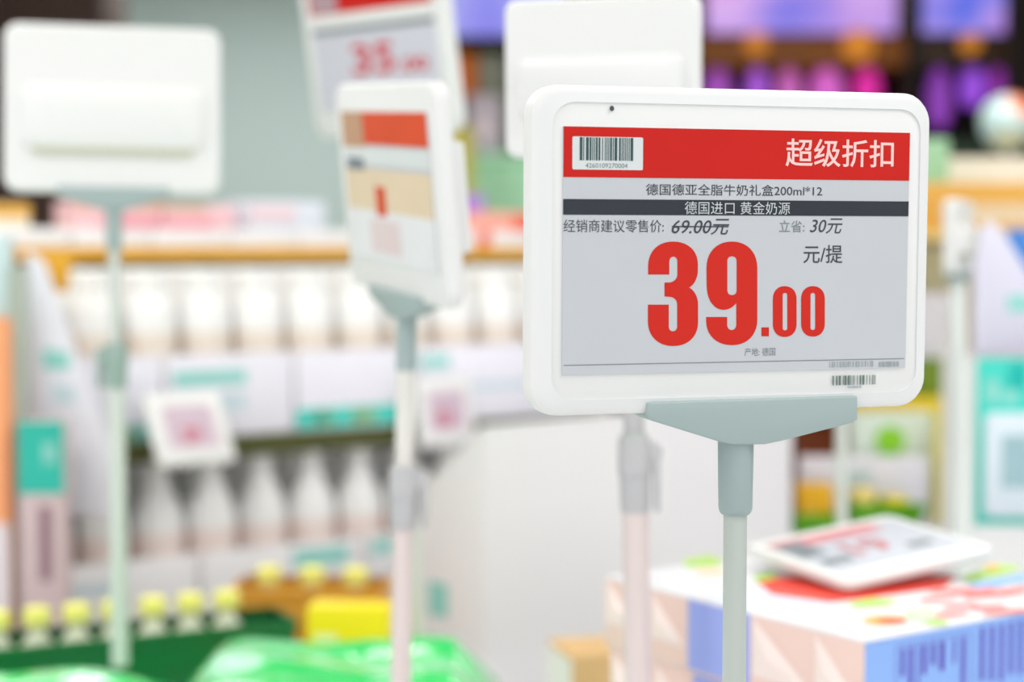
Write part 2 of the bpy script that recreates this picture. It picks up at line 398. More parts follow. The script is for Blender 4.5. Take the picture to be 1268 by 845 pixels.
# steeply turned tag left of centre
T = frame((-.1096, 1.5163, 1.5023), (-64.94, 6.5, 4.45))
r = empty('price_tag_stand', (-.1, 1.53, TZ), 'blurred white price tag turned steeply sideways, left of the large sharp tag', 'price tag')
tag_body(T, .24, .19, r)
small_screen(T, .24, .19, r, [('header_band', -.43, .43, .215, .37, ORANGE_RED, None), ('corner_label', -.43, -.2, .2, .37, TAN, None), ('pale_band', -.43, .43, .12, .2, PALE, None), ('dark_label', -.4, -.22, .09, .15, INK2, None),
                               ('tan_field', -.43, .43, -.10, .1, BEIGE, None), ('white_field', -.43, .43, -.34, -.10, mat('print_cool_white', (226, 228, 230), .5), None), ('pale_label', -.2, .1, -.3, -.14, mat('print_rose_grey', (222, 206, 206), .5), None), ('price', -.12, -.02, -.12, .02, ORANGE_RED, '1')])  # tan area: shelf reflection painted into the screen colour
bm = B(-.11, .11, .0155, .030, -.05, .045, T=T); finish('back_mount', bm, WHITE, r, .005)
generic_bracket(T, .24, .19, r)
stand(r, T(.0, .008, -.095 - .019), (496, 845), 1.53, TZ, .05, (at(500, 577, 1.53).z, at(500, 655, 1.53).z), upper=.0085, lower=.0092, um=mat('tube_warm_white', (222, 220, 214), .4), clampm=CLAMPM)
# upper tag further back
K = 1.16; T = frame(CAM + (Vector((-.1443, 1.794, 1.6619)) - CAM) * K, (-47.82, 9.64, 1.39))
r = empty('price_tag_stand', (-.112, 2.09, TZ), 'tall blurred price tag with red header reading 35, cut off by the top edge', 'price tag')
tag_body(T, .24 * K, .185 * K, r)
small_screen(T, .24 * K, .185 * K, r, [('header_band', -.43, .43, .21, .37, RED, None), ('corner_label', -.41, -.22, .22, .36, mat('print_mauve_grey', (176, 150, 158), .5), None), ('white_band', -.43, .43, .14, .21, WHITE, None), ('dark_band', -.43, .43, .10, .135, INK2, None),
                               ('price', -.16, .14, -.15, .03, MRED, '35'), ('price', .16, .36, -.15, -.07, MRED, '.00')], m=EPAPER2)
generic_bracket(T, .24 * K, .185 * K, r)
stand(r, T(.0, .008, (-.0925 - .019) * K), (520, 845), 2.1, TZ, .06, (at(510, 575, 2.1).z, at(510, 640, 2.1).z), um=TUBEG, lm=TUBEG)
# ---- tags seen from behind
T = frame((-.452, 1.9464, 1.6107), (11.61, -4.6, .6), True)
T2 = frame((-.452, 1.9464, 1.6107), (11.61, -4.6, .6))
def flip_tag(loc, ypr, W, H, r, shift=.016):
    t = frame(loc, ypr, True); tt = lambda x, y, z: t(x, y - shift, z)
    tag_body(tt, W, H, r); back_mount(tt, W, H, r)
    s = finish('screen', prism(bmesh.new(), rect(-W * .43, W * .43, -H * .34, H * .37), -.0008, .0005, tt), EPAPER, r, smooth=False)
    top = generic_bracket(tt, W, H, r)
    return top
r = empty('price_tag_stand', (-.45, 1.95, .985), 'large blurred price tag seen from behind at upper left on thin grey pole', 'price tag')
top = flip_tag((-.452, 1.9464, 1.6107), (11.61, -4.6, .6), .24, .19, r)
ZPACK = .975
stand(r, top, (149, 828), 1.93, ZPACK, .048, (at(150, 424, 1.96).z, at(150, 479, 1.96).z), um=mat('tube_pale', (206, 212, 206), .4), lm=TUBEG, clampm=CLAMPG, lever=-1, base=False)
sM = 1.42 / 2.07
loc = CAM + (Vector((.1051, 2.0498, 1.6564)) - CAM) * sM
r = empty('price_tag_stand', (.147, 1.41, TZ), 'pale price tag seen from behind, directly behind top left of the large tag', 'price tag')
top = flip_tag(loc, (-17.79, 3.78, .39), .24 * sM, .19 * sM, r)
pz = at(779, 520, 1.42)
top = Vector((pz.x, top.y, top.z))
stand(r, top, (790, 845), 1.42, TZ, top.z - at(780, 540, 1.42).z, (at(785, 540, 1.42).z, at(785, 634, 1.42).z), upper=.0100, lower=.0112, sm=CLAMPM)
# tag hidden behind the large one: only its pole shows
c = at(1045, 380, 1.95)
r = empty('price_tag_stand', (c.x, c.y, TZ), 'thin pale pole of a price tag hidden behind the right of the large tag', 'price tag')
top = flip_tag(c, (10, 0, 0), .16, .125, r)
stand(r, top, (1045, 845), 1.95, TZ, .04, um=mat('tube_pale', (206, 212, 206)))
# side-on tag at right
c = at(1195, 293, 2.1)
r = empty('price_tag_stand', (c.x, c.y, TZ), 'blurred pale price tag turned edge-on right of the large tag', 'price tag')
top = flip_tag(c, (66, 0, 0), .13, .09, r)
stand(r, top, (1192, 760), 2.1, TZ, .1, upper=.0125, um=mat('tube_white', (226, 232, 230), .4), sm=mat('tube_white', (226, 232, 230)))

# ------------------------------------------------------------------ gift boxes, bottom right
BZ = 1.15
PINK = mat('carton_pink', (240, 209, 199), .45, .3, .03, 14, .03)
PINKL = mat('carton_fold', (250, 232, 226), .45, .3, .02, 14, .03)
BLUEV = mat('carton_blue_violet', (160, 174, 242), .4, .35, .06, 12, .02)
BLUE = mat('carton_blue', (142, 180, 242), .4, .35, .05, 12, .02)
LID = mat('carton_top_white', (228, 229, 234), .35, .4, .02, 10, .02)
PURPLE = mat('print_purple', (98, 72, 184), .5, .2, .15, 40, 0)
a0 = on_z(749, 714, BZ); a1 = on_z(1070, 795, BZ)
U = (a1 - a0); LEN = U.length; U.normalize(); V = Vector((-U.y, U.x, 0))
BH = .065; BD = .27
G = lambda x, y, z: a0 + U * x + V * y + Vector((0, 0, z))
def g_px(px, py, z=BZ):
    p = on_z(px, py, z) - a0; return p.dot(U), p.dot(V)

for k in range(4):
    zt = -k * BH
    Gk = (lambda zt, dx, dy: lambda x, y, z: G(x + dx, y + dy, z + zt))(zt, (0, .004, -.003, .002)[k], (0, .003, -.002, .004)[k])
    ctr = Gk(LEN / 2, BD / 2, -BH)
    lab = ['pink and blue milk gift carton on top of its stack, under the lying price tag', 'second pink and blue gift carton from the top of the stack',
           'third pink and blue gift carton from the top of the stack', 'lowest pink and blue gift carton, resting on the table'][k]
    r = empty('gift_carton', ctr, lab, 'carton', 'stacked milk gift cartons')
    finish('body', B(0, LEN, 0, BD, -BH, -.0012, T=Gk), PINK, r, .0012, 2)
    lid = finish('top_panel', B(-.0006, LEN + .0006, -.0006, BD + .0006, -.0014, 0, T=Gk), LID, r, .0005, 1)
    fr = .235
    bx0, bx1 = LEN * .365, LEN * .605
    finish('blue_band', B(bx0, bx1, -.0009, .0002, -BH + .003, -.0016, T=Gk), BLUEV, r)
    side = finish('blue_end', B(LEN - .0002, LEN + .0009, .001, BD - .001, -BH + .001, -.0016, T=Gk), BLUE, r)
    # folded wrapper corners: thin triangular flaps lying on the front face
    for (xa, xb, xc, zb) in ((.004, .055, .028, -.042), (bx1 + .003, bx1 + .075, bx1 + .012, -.052), (LEN - .052, LEN - .003, LEN - .01, -.05), (bx0 - .05, bx0 - .003, bx0 - .012, -.044)):
        Fk = (lambda g: lambda x, y, z: g(x, y, z))(Gk)
        bm = bmesh.new()
        v = [bm.verts.new(Gk(xa, -.0006, -.003)), bm.verts.new(Gk(xb, -.0006, zb)), bm.verts.new(Gk(xa, -.0006, zb)), bm.verts.new(Gk(xa + .3 * (xb - xa), -.0055, zb * .62))]
        for f in ((0, 1, 3), (1, 2, 3), (2, 0, 3), (0, 2, 1)): bm.faces.new([v[i] for i in f])
        finish('folded_flap', bm, PINKL, r, smooth=False)
    # code printed on the blue end
    Tk = (lambda g: lambda x, y, z: g(LEN + .0011 + y, x, z))(Gk)
    ring = [rrect(.034, .124, -.062, -.008, .004, 3), rrect(.0348, .1232, -.0612, -.0088, .0034, 3)[::-1]]
    patch('outline', ring, 0, Tk, PURPLE, side)
    for i, (y0, y1, h0) in enumerate(((.027, .034, .022), (.036, .044, .03), (.046, .050, .034), (.052, .060, .024), (.062, .070, .018), (.072, .082, .024), (.088, .093, .02), (.098, .106, .044))):
        patch('stroke', [rect(y0 + .013, y0 + .013 + (y1 - y0) * .6, -.011 - h0, -.011)], .0001, Tk, PURPLE, side)
    for i in range(7):
        y0 = .134 + i * .012; patch('stroke', [rect(y0, y0 + .005, -.05 - .002 * (i % 3), -.006)], .0001, Tk, PURPLE, side)
    if k == 0:
        carton = r
        Tt = lambda x, y, z: G(x, z, .0002 - y)      # lettering plane lying on the top
        def pp(px, py): return g_px(px, py, BZ)
        lay = [0]
        def top_patch(name, pts, m, y=0.):
            lay[0] += 1; patch(name, [[pp(*p) for p in pts]], -.00003 * lay[0], Tt, m, lid)
        def ell(px, py, rx, ry, n=18, wob=0): return [(px + rx * cos(2 * pi * i / n) * (1 + wob * sin(i * 2.3)), py + ry * sin(2 * pi * i / n) * (1 + wob * cos(i * 1.7))) for i in range(n)]
        LIME = mat('print_lime', (176, 218, 90), .45, .3, .15, 60, 0); RSPOT = mat('print_bright_red', (238, 62, 44), .45, .3, .08, 60, 0)
        YSPOT = mat('print_amber', (246, 184, 60), .45, .3, .2, 90, 0); PTXT = mat('print_coral', (242, 128, 124), .45, .3, .12, 90, 0); LBLUE = mat('print_light_blue', (140, 190, 240), .45, .3, .1, 60, 0)
        LMINT = mat('print_pale_mint', (206, 232, 196), .45, .3, .1, 60, 0); VIO = mat('print_pale_violet', (206, 196, 246), .45, .3, .1, 60, 0)
        top_patch('green_print', [(845, 694), (880, 688), (898, 697), (885, 702), (850, 703)], LIME)
        top_patch('orange_print', ell(880, 709, 20, 4, wob=.2), mat('print_peach', (250, 214, 180), .45, .3, .1, 60, 0))
        top_patch('green_print', [(932, 714), (955, 708), (965, 716), (940, 724)], LIME)
        top_patch('pale_blue_panel', [(872, 741), (950, 726), (1040, 750), (1000, 762), (950, 750), (925, 755)], mat('print_icy', (226, 232, 246), .45, .3, .04, 60, 0))
        top_patch('red_print', [(938, 722), (965, 716), (1110, 706), (1185, 716), (1168, 728), (1075, 741), (1025, 747), (955, 737)], RSPOT)
        top_patch('violet_line', [(938, 740), (1005, 749), (1015, 752), (938, 743)], VIO)
        top_patch('green_print', [(1048, 748), (1078, 741), (1112, 744), (1098, 751), (1062, 753)], LIME)
        top_patch('amber_spot', ell(1096, 769, 27, 5.5), YSPOT); top_patch('red_spot', ell(1104, 769.5, 19, 3.2), RSPOT, -.0001)
        top_patch('mint_print', ell(1140, 762, 22, 9, wob=.25), LMINT); top_patch('green_print', ell(1160, 772, 14, 3.5), LIME, -.0001)
        x0_, y0_ = pp(1150, 757); x1_, y1_ = pp(1268, 722)
        rr_ = random.Random(4)
        for i in range(16):
            cx, cy = rr_.uniform(1150, 1268), rr_.uniform(730, 766)
            top_patch('coral_stroke', [(cx - 22, cy), (cx - 8, cy - 3.2), (cx + 20, cy - 4.6), (cx + 26, cy - 2.4), (cx + 6, cy + 1.2), (cx - 14, cy + 2.4)], PTXT, -.0001 * (i % 3))
        top_patch('green_print', [(1190, 716), (1235, 700), (1268, 704), (1240, 714), (1200, 722)], LIME)
        top_patch('yellow_print', ell(1228, 704, 10, 3.4), YSPOT, -.0001)
        top_patch('blue_print', [(1196, 725), (1268, 712), (1290, 718), (1210, 731)], LBLUE)

# the small tag lying on the top carton
sL = .77
loc = CAM + (Vector((.4326, 2.0529, 1.0775)) - CAM) * sL
T0 = frame(loc, (-14.43, -83.5, -44.68))
lowz = min(T0(x, .011, z).z for x in (-.092, .092) for z in (-.073, .073))
T0 = frame(loc + Vector((0, 0, BZ + .0012 - lowz)), (-14.43, -83.5, -44.68))
r = empty('price_tag', T0(0, .011, 0), 'white price tag lying face up on the milk gift carton', 'price tag')
Wl, Hl = .24 * sL, .19 * sL
tag_body(T0, Wl, Hl, r, depth=.011)
small_screen(T0, Wl, Hl, r, [('header_band', -.43, .25, .2, .37, mat('print_muted_red', (206, 130, 138), .4, .3, .1, 40, 0), None), ('dark_label', -.42, -.26, .0, .3, INK2, None),
                              ('price', -.16, .1, -.16, .1, mat('print_dull_red', (190, 104, 114), .4), '19'), ('fine_label', -.4, -.22, -.2, -.1, INK2, None), ('fine_label', .15, .3, -.2, -.12, INK2, None)], m=mat('screen_cool_grey', (184, 190, 202), .35))

# ------------------------------------------------------------------ generic pixel-fitted boxes standing in the world
def fit(x0, y0, x1, y1, d):
    """world extents of a rectangle seen at distance d"""
    a = at(x0, y0, d); b = at(x1, y1, d); return a.x, b.x, b.z, a.z, a.y
def carton(name, label, cat, x0, y0, x1, y1, d, dep, m, yaw=0, zb=None, group=None, bevel=.003, extra=None):
    X0, X1, Z0, Z1, Y = fit(x0, y0, x1, y1, d)
    if zb is not None: Z0 = zb
    cx = (X0 + X1) / 2; hw = (X1 - X0) / 2; ca, sa = cos(radians(yaw)), sin(radians(yaw))
    Tq = lambda x, y, z: Vector((cx + x * ca - y * sa, Y + x * sa + y * ca, z))
    r = empty(name, Tq(0, dep / 2, Z0), label, cat, group)
    finish('body', B(-hw, hw, 0, dep, Z0, Z1, T=Tq), m, r, bevel)
    if extra:
        for nm, u0, u1, v0, v1, mm in extra:
            finish(nm, B(-hw + u0 * 2 * hw, -hw + u1 * 2 * hw, -.0012, .001, Z0 + v0 * (Z1 - Z0), Z0 + v1 * (Z1 - Z0), T=Tq), mm, r)
    return r
LILAC = mat('board_lilac_white', (238, 237, 247), .5, .3, .02, 5, .02)
SNOW = mat('board_white', (242, 241, 243), .5, .3, .01, 5, .02)
TEAL = mat('board_teal', (48, 184, 166), .45, .3, .08, 14, .02)
TEALL = mat('print_light_teal', (150, 218, 210), .45, .3, .06, 20, 0)
AQUA = mat('board_aqua', (70, 212, 196), .45, .3, .08, 14, .02)
KRAFT = mat('kraft_board', (214, 178, 128), .7, .1, .08, 18, .05)
AMBER = mat('board_amber', (226, 168, 50), .5, .3, .12, 14, .02)

# ------------------------------------------------------------------ left table: crate, packs, yellow-capped bottles
DGREEN = mat('crate_dark_green', (0, 108, 52), .4, .4, .15, 12, .02)
CAPY = mat('cap_yellow', (248, 242, 130), .4, .4, .05, 20, .02); JUICE = mat('bottle_pale', (232, 236, 214), .3, .5, .04, 20, .01)
def crate(name, label, pts, z0, z1, m, wall=.006):
    """open tray from four plan corners: base and four side panels"""
    c = sum(pts, Vector()) / 4; r = empty(name, (c.x, c.y, z0), label, 'crate')
    bm = bmesh.new(); hexa(bm, [Vector((p.x, p.y, z0)) for p in pts] + [Vector((p.x, p.y, z0 + .006)) for p in pts]); finish('base', bm, m, r)
    for i in range(4):
        p, q = pts[i], pts[(i + 1) % 4]; e = (q - p).normalized(); n = Vector((-e.y, e.x, 0))
        if n.dot(c - p) < 0: n = -n
        bm = bmesh.new(); f = [p, q, q + n * wall, p + n * wall]
        hexa(bm, [Vector((v.x, v.y, z0 + .0062)) for v in f] + [Vector((v.x, v.y, z1)) for v in f]); finish('side_panel', bm, m, r, .0015)
        bm = bmesh.new(); f = [p - n * .004, q - n * .004, q + n * wall, p + n * wall]
        hexa(bm, [Vector((v.x, v.y, z1 - .012)) for v in f] + [Vector((v.x, v.y, z1)) for v in f]); finish('rim', bm, m, r, .0015)
    return r
def copy_tree(o, loc, parent=None, **kw):
    c = o.copy(); col.objects.link(c); c.parent = parent
    if parent is None: c.location = loc
    for k, v in kw.items(): c[k] = v
    for ch in o.children: copy_tree(ch, None, c)
    return c
def bottle(name, label, cat, group, loc, R, Hh, body, cap, prof, capr, caph, lab=None, labm=None):
    r = empty(name, loc, label, cat, group); L = Vector(loc)
    finish('body', tube(bmesh.new(), L, L + Vector((0, 0, Hh - caph * .8)), 0, rings=[(t, R * q) for t, q in prof], n=20), body, r)
    finish('cap', tube(bmesh.new(), L + Vector((0, 0, Hh - caph)), L + Vector((0, 0, Hh)), 0, rings=[(0, capr), (.85, capr), (1, capr * .85)], n=18), cap, r)
    if lab:
        z0, z1, q = lab
        finish('label', tube(bmesh.new(), L + Vector((0, 0, z0 * Hh)), L + Vector((0, 0, z1 * Hh)), R * q, n=20), labm, r)
    return r
PROF = [(0, .9), (.03, 1), (.62, 1), (.72, .92), (.84, .5), (.9, .36), (1, .34)]
ca = [on_z(-40, 808, .985), on_z(366, 768, .985)]
e = (ca[1] - ca[0]).normalized(); n = Vector((-e.y, e.x, 0))
pts = [ca[0], ca[1], ca[1] + n * .09, ca[0] + n * .09]
DZ = .02
crate('plastic_crate', 'long dark green crate of yellow-capped bottles at lower left', [Vector((p.x, p.y, 0)) for p in pts], TZ, .985, DGREEN)
first = None
LC = (ca[1] - ca[0]).length
i = 0
for t in [x * .047 + .04 for x in range(int((LC - .05) / .047))]:
    for row in (.045,):
        p = ca[0] + e * t + n * row
        L = (p.x, p.y, TZ + .0065)
        if first is None: first = bottle('juice_bottle', ORD[0] + ' yellow-capped bottle from the left in the dark green crate', 'bottle', 'yellow-capped bottles in the green crate', L, .0228, .124, JUICE, CAPY, PROF, .0165, .02)
        else: copy_tree(first, L, label=ORD[i] + ' yellow-capped bottle from the left in the dark green crate')
        i += 1
# amber crate and yellow box behind
ya = [on_z(285, 731, 1.015), on_z(478, 752, 1.015)]
AMB2 = mat('crate_amber', (226, 160, 58), .45, .3, .1, 14, .02); YEL = mat('carton_yellow', (255, 222, 12), .4, .35, .06, 14, .02)
e2 = Vector((.97, -.08, 0)).normalized(); n2 = Vector((-e2.y, e2.x, 0))
c0 = Vector((-.375, 2.262, 0))
p4 = [c0, c0 + e2 * .2, c0 + e2 * .2 + n2 * .09, c0 + n2 * .09]
crate('plastic_crate', 'small amber crate of yellow-capped bottles behind the green crate', p4, TZ, 1.0, AMB2)
for ti, tx in enumerate((.04, .1, .16)):
    for ty in (.045,):
        p = p4[0] + e2 * tx + n2 * ty
        copy_tree(first, (p.x, p.y, TZ + .0065), label=('left', 'middle', 'right')[ti] + ' yellow-capped bottle of three in the amber crate', group='yellow-capped bottles in the amber crate')
carton('yellow_carton', 'bright yellow carton right of the amber crate behind the green pack', 'carton', 378, 752, 480, 845, 1.968, .045, YEL, -8, TZ, extra=[('print', .1, .38, .45, .78, mat('print_lemon_white', (238, 240, 190), .5)), ('print', .7, .95, .35, .55, AMBER)])

# bright green shrink-wrapped packs
def film_mat():
    m = mat('green_film', (28, 214, 112), .16, .6, .25, 9, 0, coat=.6)
    nt = m.node_tree; b = nt.nodes['Principled BSDF']; tc = nt.nodes.new('ShaderNodeTexCoord'); n = nt.nodes.new('ShaderNodeTexNoise'); n.inputs['Scale'].default_value = 14; n.inputs['Distortion'].default_value = 1.5
    nt.links.new(tc.outputs['Object'], n.inputs['Vector']); bp = nt.nodes.new('ShaderNodeBump'); bp.inputs['Strength'].default_value = .5; bp.inputs['Distance'].default_value = .01
    nt.links.new(n.outputs['Fac'], bp.inputs['Height']); nt.links.new(bp.outputs['Normal'], b.inputs['Normal'])
    r = next(x for x in nt.nodes if x.type == 'VALTORGB'); r.color_ramp.elements[0].color = rgb(0, 216, 96); r.color_ramp.elements[1].color = rgb(196, 255, 224)  # pale mint end paints the film's highlights into its colour
    r.color_ramp.elements[0].position = .46; r.color_ramp.elements[1].position = .66
    return m
FILM = film_mat()
def pack(label, x0, x1, y0, y1, z1, seed):
    """a soft, crumpled wrapped pack with a bulging top"""
    rr = random.Random(seed); bm = bmesh.new(); NX, NY = 22, 14; g = []
    ph = [rr.uniform(0, 6) for _ in range(6)]
    for j in range(NY + 1):
        row = []
        for i in range(NX + 1):
            s, t = i / NX, j / NY
            ed = min(1, min(s, 1 - s) * 7) * min(1, min(t, 1 - t) * 5)
            z = TZ + (z1 - TZ) * (.55 + .45 * ed ** .5) + .006 * sin(9 * s + ph[0] + 4 * t) * ed + .005 * sin(17 * t + ph[1] + 5 * s) * ed - .006 * (1 - ed) * rr.random()
            row.append(bm.verts.new((x0 + (x1 - x0) * s, y0 + (y1 - y0) * t, z)))
        g.append(row)
    for j in range(NY):
        for i in range(NX): bm.faces.new((g[j][i], g[j][i + 1], g[j + 1][i + 1], g[j + 1][i]))
    per = [g[0][i] for i in range(NX + 1)] + [g[j][NX] for j in range(1, NY + 1)] + [g[NY][i] for i in range(NX - 1, -1, -1)] + [g[j][0] for j in range(NY - 1, 0, -1)]
    low = [bm.verts.new((v.co.x, v.co.y, TZ)) for v in per]
    for k in range(len(per)): bm.faces.new((per[k], low[k], low[(k + 1) % len(per)], per[(k + 1) % len(per)]))
    bm.faces.new(low)
    return tag(finish('wrapped_pack', bm, FILM), label, 'pack')
pack('bright green film-wrapped pack at bottom left corner, under the thin pole', -.64, -.365, 1.70, 1.95, ZPACK, 2)
pack('bright green film-wrapped pack at bottom centre-left beside the pinkish pole', -.358, -.015, 1.61, 1.94, 1.018, 5)

# kraft box at the left of the gift cartons
X0, X1, Z0, Z1, Y = fit(706, 815, 770, 900, 1.98)
r = empty('kraft_box', ((X0 + X1) / 2, Y + .06, TZ), 'small brown cardboard box peeking out left of the gift carton stack', 'box')
Tk = lambda x, y, z: Vector((X0 + .001 + x * cos(.25) - y * sin(.25), Y + x * sin(.25) + y * cos(.25), z))
finish('body', B(0, .09, 0, .1, TZ, Z1 - .002, T=Tk), KRAFT, r, .0015)
finish('top_flap', B(0, .09, 0, .049, Z1 - .002, Z1, T=Tk), KRAFT, r); finish('top_flap', B(0, .09, .051, .1, Z1 - .002, Z1, T=Tk), KRAFT, r)
finish('white_label', B(-.001, .0005, .0, .1, TZ, Z1 - .004, T=Tk), SNOW, r)

# ------------------------------------------------------------------ left shelf unit with milk bottles
S0 = Vector((-.67, 2.60, 0)); SA = radians(33); E1v = Vector((cos(SA), sin(SA), 0)); E2v = Vector((-sin(SA), cos(SA), 0))
S = lambda u, v, z: S0 + E1v * u + E2v * v + Vector((0, 0, z))
OLIVE = mat('shelf_edge_olive', (78, 82, 40), .5, .3, .1, 8, .02); SHELFW = mat('shelf_board', (236, 236, 230), .5, .3, .03, 8, .02)
BROWNBACK = mat('shelf_back_brown', (222, 212, 190), .7, .2, .08, 5, .02)
ul, ur = -.10, 1.0
rk = empty('shelf_unit', S(.45, .2, 0), 'long shelf unit of white milk bottles with an olive shelf edge', 'shelf')
finish('plinth', B(ul, ur, .03, .5, 0, .86, T=S), SHELFW, rk, .002)
finish('lower_shelf', B(ul, ur, 0, .5, .862, .885, T=S), SHELFW, rk, .002)
ms = finish('middle_shelf', B(ul, ur, 0, .5, 1.132, 1.15, T=S), SHELFW, rk, .002)
finish('shelf_edge', B(ul, ur, -.006, -.0005, 1.118, 1.152, T=S), OLIVE, ms, .001)
ts = finish('top_shelf', B(ul + .02, ur + .12, .16, .5, 1.436, 1.45, T=S), SHELFW, rk, .002)
finish('shelf_edge', B(ul + .02, ur + .12, .154, .1595, 1.434, 1.456, T=S), AMBER, ts, .001)
finish('back_panel', B(ul, ur, .36, .37, .3, 1.431, T=S), BROWNBACK, rk)
gq = [(46, 316), (92, 316), (84, 362), (62, 364)]
gp = [at(x, y, 2.56) for x, y in gq]
finish('amber_gusset', prism(bmesh.new(), [(p.x, p.z) for p in gp], 2.553, 2.558), AMBER, rk, .001)
for u in (ul - .013, ur + .001): finish('side_post', B(u, u + .012, 0, .5, 0, 1.436, T=S), SHELFW, rk, .001)
MILK = mat('milk_white', (248, 248, 247), .32, .4, .02, 12, .01); LABP = mat('label_blush', (244, 228, 222), .5, .3, .06, 30, 0); CAPW = mat('cap_white', (248, 248, 246), .4, .4, .01, 12, .01)
MP = [(0, .92), (.03, 1), (.6, 1), (.7, .9), (.8, .66), (.9, .5), (1, .46)]
b1 = None
for row in range(3):
    for k in range(11):
        L = S(ul + .07 + k * .091, .052 + row * .095, .8886)
        lb = ORD[k] + ' milk bottle from the left, front row of the lower shelf' if row == 0 else 'white milk bottle in the rows behind on the lower shelf'
        if b1 is None: b1 = bottle('milk_bottle', lb, 'bottle', 'milk bottles on the lower shelf', L, .042, .225, MILK, CAPW, MP, .021, .02, (.18, .5, 1.01), LABP)
        else: copy_tree(b1, L, label=lb)
b2 = None
for row in range(3):
    for k in range(11):
        L = S(ul + .06 + k * .093, .06 + row * .1, 1.156)
        lb = ORD[k] + ' tall milk bottle from the left, front row of the middle shelf' if row == 0 else 'tall white milk bottle in the rows behind on the middle shelf'
        if b2 is None: b2 = bottle('milk_bottle', lb, 'bottle', 'milk bottles on the middle shelf', L, .043, .265, MILK, CAPW, [(0, .92), (.03, 1), (.78, 1), (.85, .95), (.92, .7), (1, .62)], .031, .03, (.3, .62, 1.01), mat('label_cream', (240, 228, 216), .5, .3, .05, 30, 0))
        else: copy_tree(b2, L, label=lb)
# front trays
def tray(u0, u1, z0, z1, dep, label, prints, v0=-.0, m=LILAC):
    r = empty('shelf_tray', S((u0 + u1) / 2, v0 + dep / 2, z0), label, 'tray')
    finish('front_panel', B(u0, u1, v0, v0 + .004, z0, z1, T=S), m, r, .001)
    finish('base', B(u0, u1, v0 + .0045, v0 + dep, z0, z0 + .003, T=S), m, r)
    for (a, b, c_, d_, mm, body) in prints:
        P0, P1 = u0 + a * (u1 - u0), u0 + b * (u1 - u0); q0, q1 = z0 + c_ * (z1 - z0), z0 + d_ * (z1 - z0)
        Tp = lambda x, y, z: S(x, v0 - .0006 + y, z)
        patch('print', [rect(P0, P1, q0, q1)], 0, Tp, mm, r)
    return r
YDOT = mat('print_pale_yellow', (236, 240, 160), .5, .2, .05, 20, 0); SKY = mat('print_ice_blue', (206, 224, 232), .5, .2, .05, 20, 0)
tray(-.095, .145, 1.1525, 1.285, .34, 'lilac white tray at left of middle shelf, behind the tilted shelf tag', [(.7, .98, .0, .2, TEALL, 0), (.72, .85, .02, .16, YDOT, 0), (.1, .3, .6, .8, TEALL, 0)], v0=.001)
tray(.15, .37, 1.1525, 1.285, .34, 'lilac white tray with long light teal print on middle shelf', [(.05, .62, .62, .8, TEALL, 0), (.3, .62, .3, .52, SKY, 0)], v0=.001)
tray(.375, .60, 1.1525, 1.285, .34, 'lilac white tray with teal strip and yellow dots on middle shelf', [(.0, .95, .03, .27, AQUA, 0), (.12, .3, .06, .22, YDOT, 0), (.45, .65, .06, .22, YDOT, 0)], v0=.001)
tray(.605, .93, 1.1525, 1.285, .34, 'lilac white tray at right of middle shelf behind the thin pole', [(.02, .2, .72, .88, TEALL, 0), (.3, .7, .4, .5, SKY, 0)], v0=.001)
for i, (a, b_, pr_) in enumerate(((-.095, .2, [(.3, .6, .4, .6, SKY, 0)]), (.205, .5, [(.55, .9, .5, .85, TEALL, 0)]), (.505, .93, [(.02, .12, .6, .9, TEALL, 0)]))):
    tray(a, b_, .8852, .966, .3, ['white tray of milk bottles at left of the lower shelf', 'white tray of milk bottles in the middle of the lower shelf', 'white tray of milk bottles at right of the lower shelf'][i], pr_, v0=.001, m=SNOW)
# goods on the top shelf
def tbox(name, label, u0, u1, v, dep, h, m, prints=(), z=1.4505):
    r = empty(name, S((u0 + u1) / 2, v + dep / 2, z), label, 'box')
    finish('body', B(u0, u1, v, v + dep, z, z + h, T=S), m, r, .002)
    for (a, b, c_, d_, mm) in prints:
        finish('print', B(u0 + a * (u1 - u0), u0 + b * (u1 - u0), v - .0012, v + .001, z + c_ * h, z + d_ * h, T=S), mm, r)
    return r
PKB = mat('box_pink', (244, 200, 206), .5, .3, .04, 14, .02); PKD = mat('print_rose', (240, 150, 166), .5, .3, .05, 20, 0); TOPB = mat('print_caramel', (214, 168, 128), .5, .3, .08, 20, 0)
SAL = mat('box_salmon', (246, 172, 156), .5, .3, .08, 14, .02); REDB = mat('box_red', (238, 96, 64), .5, .3, .08, 14, .02); VIOB = mat('box_violet', (176, 140, 226), .5, .3, .08, 14, .02)
CREAM = mat('box_cream', (246, 236, 214), .5, .3, .03, 14, .02)
u = ul + .03
for i, ww in enumerate((.13, .135, .14, .13, .135, .14)):
    tbox('white_box', ORD[i] + ' low white box from the left in the front row of the top shelf', u, u + ww - .004, .17, .09, .036, SNOW)['group'] = 'low white boxes on the top shelf'
    u += ww
tbox('amber_box', 'amber and cream box at the left end of the top shelf behind the tag pole', -.07, .03, .30, .12, .078, CREAM, [(0, 1, .72, .98, AMBER)])
tbox('pink_box', 'pink box with caramel top edge left of centre on the top shelf', .11, .26, .30, .12, .085, PKB, [(0, 1, .85, 1, TOPB), (.3, 1, .45, .65, PKD)])
tbox('pink_box', 'pink box with rose stripe beside the caramel one on the top shelf', .265, .40, .30, .12, .08, PKB, [(0, .7, .42, .65, PKD), (0, .6, .88, 1, TOPB)])
tbox('pale_box', 'pale bluish box right of the pink boxes on the top shelf', .43, .58, .30, .12, .09, mat('box_ice', (224, 230, 240), .5), [(0, .6, .6, .9, mat('print_blush', (240, 214, 220), .5))])
tbox('violet_box', 'violet box with magenta base behind the salmon box on the top shelf', .872, .955, .34, .1, .111, VIOB, [(0, 1, .5, .68, mat('print_magenta', (226, 60, 160), .5))])
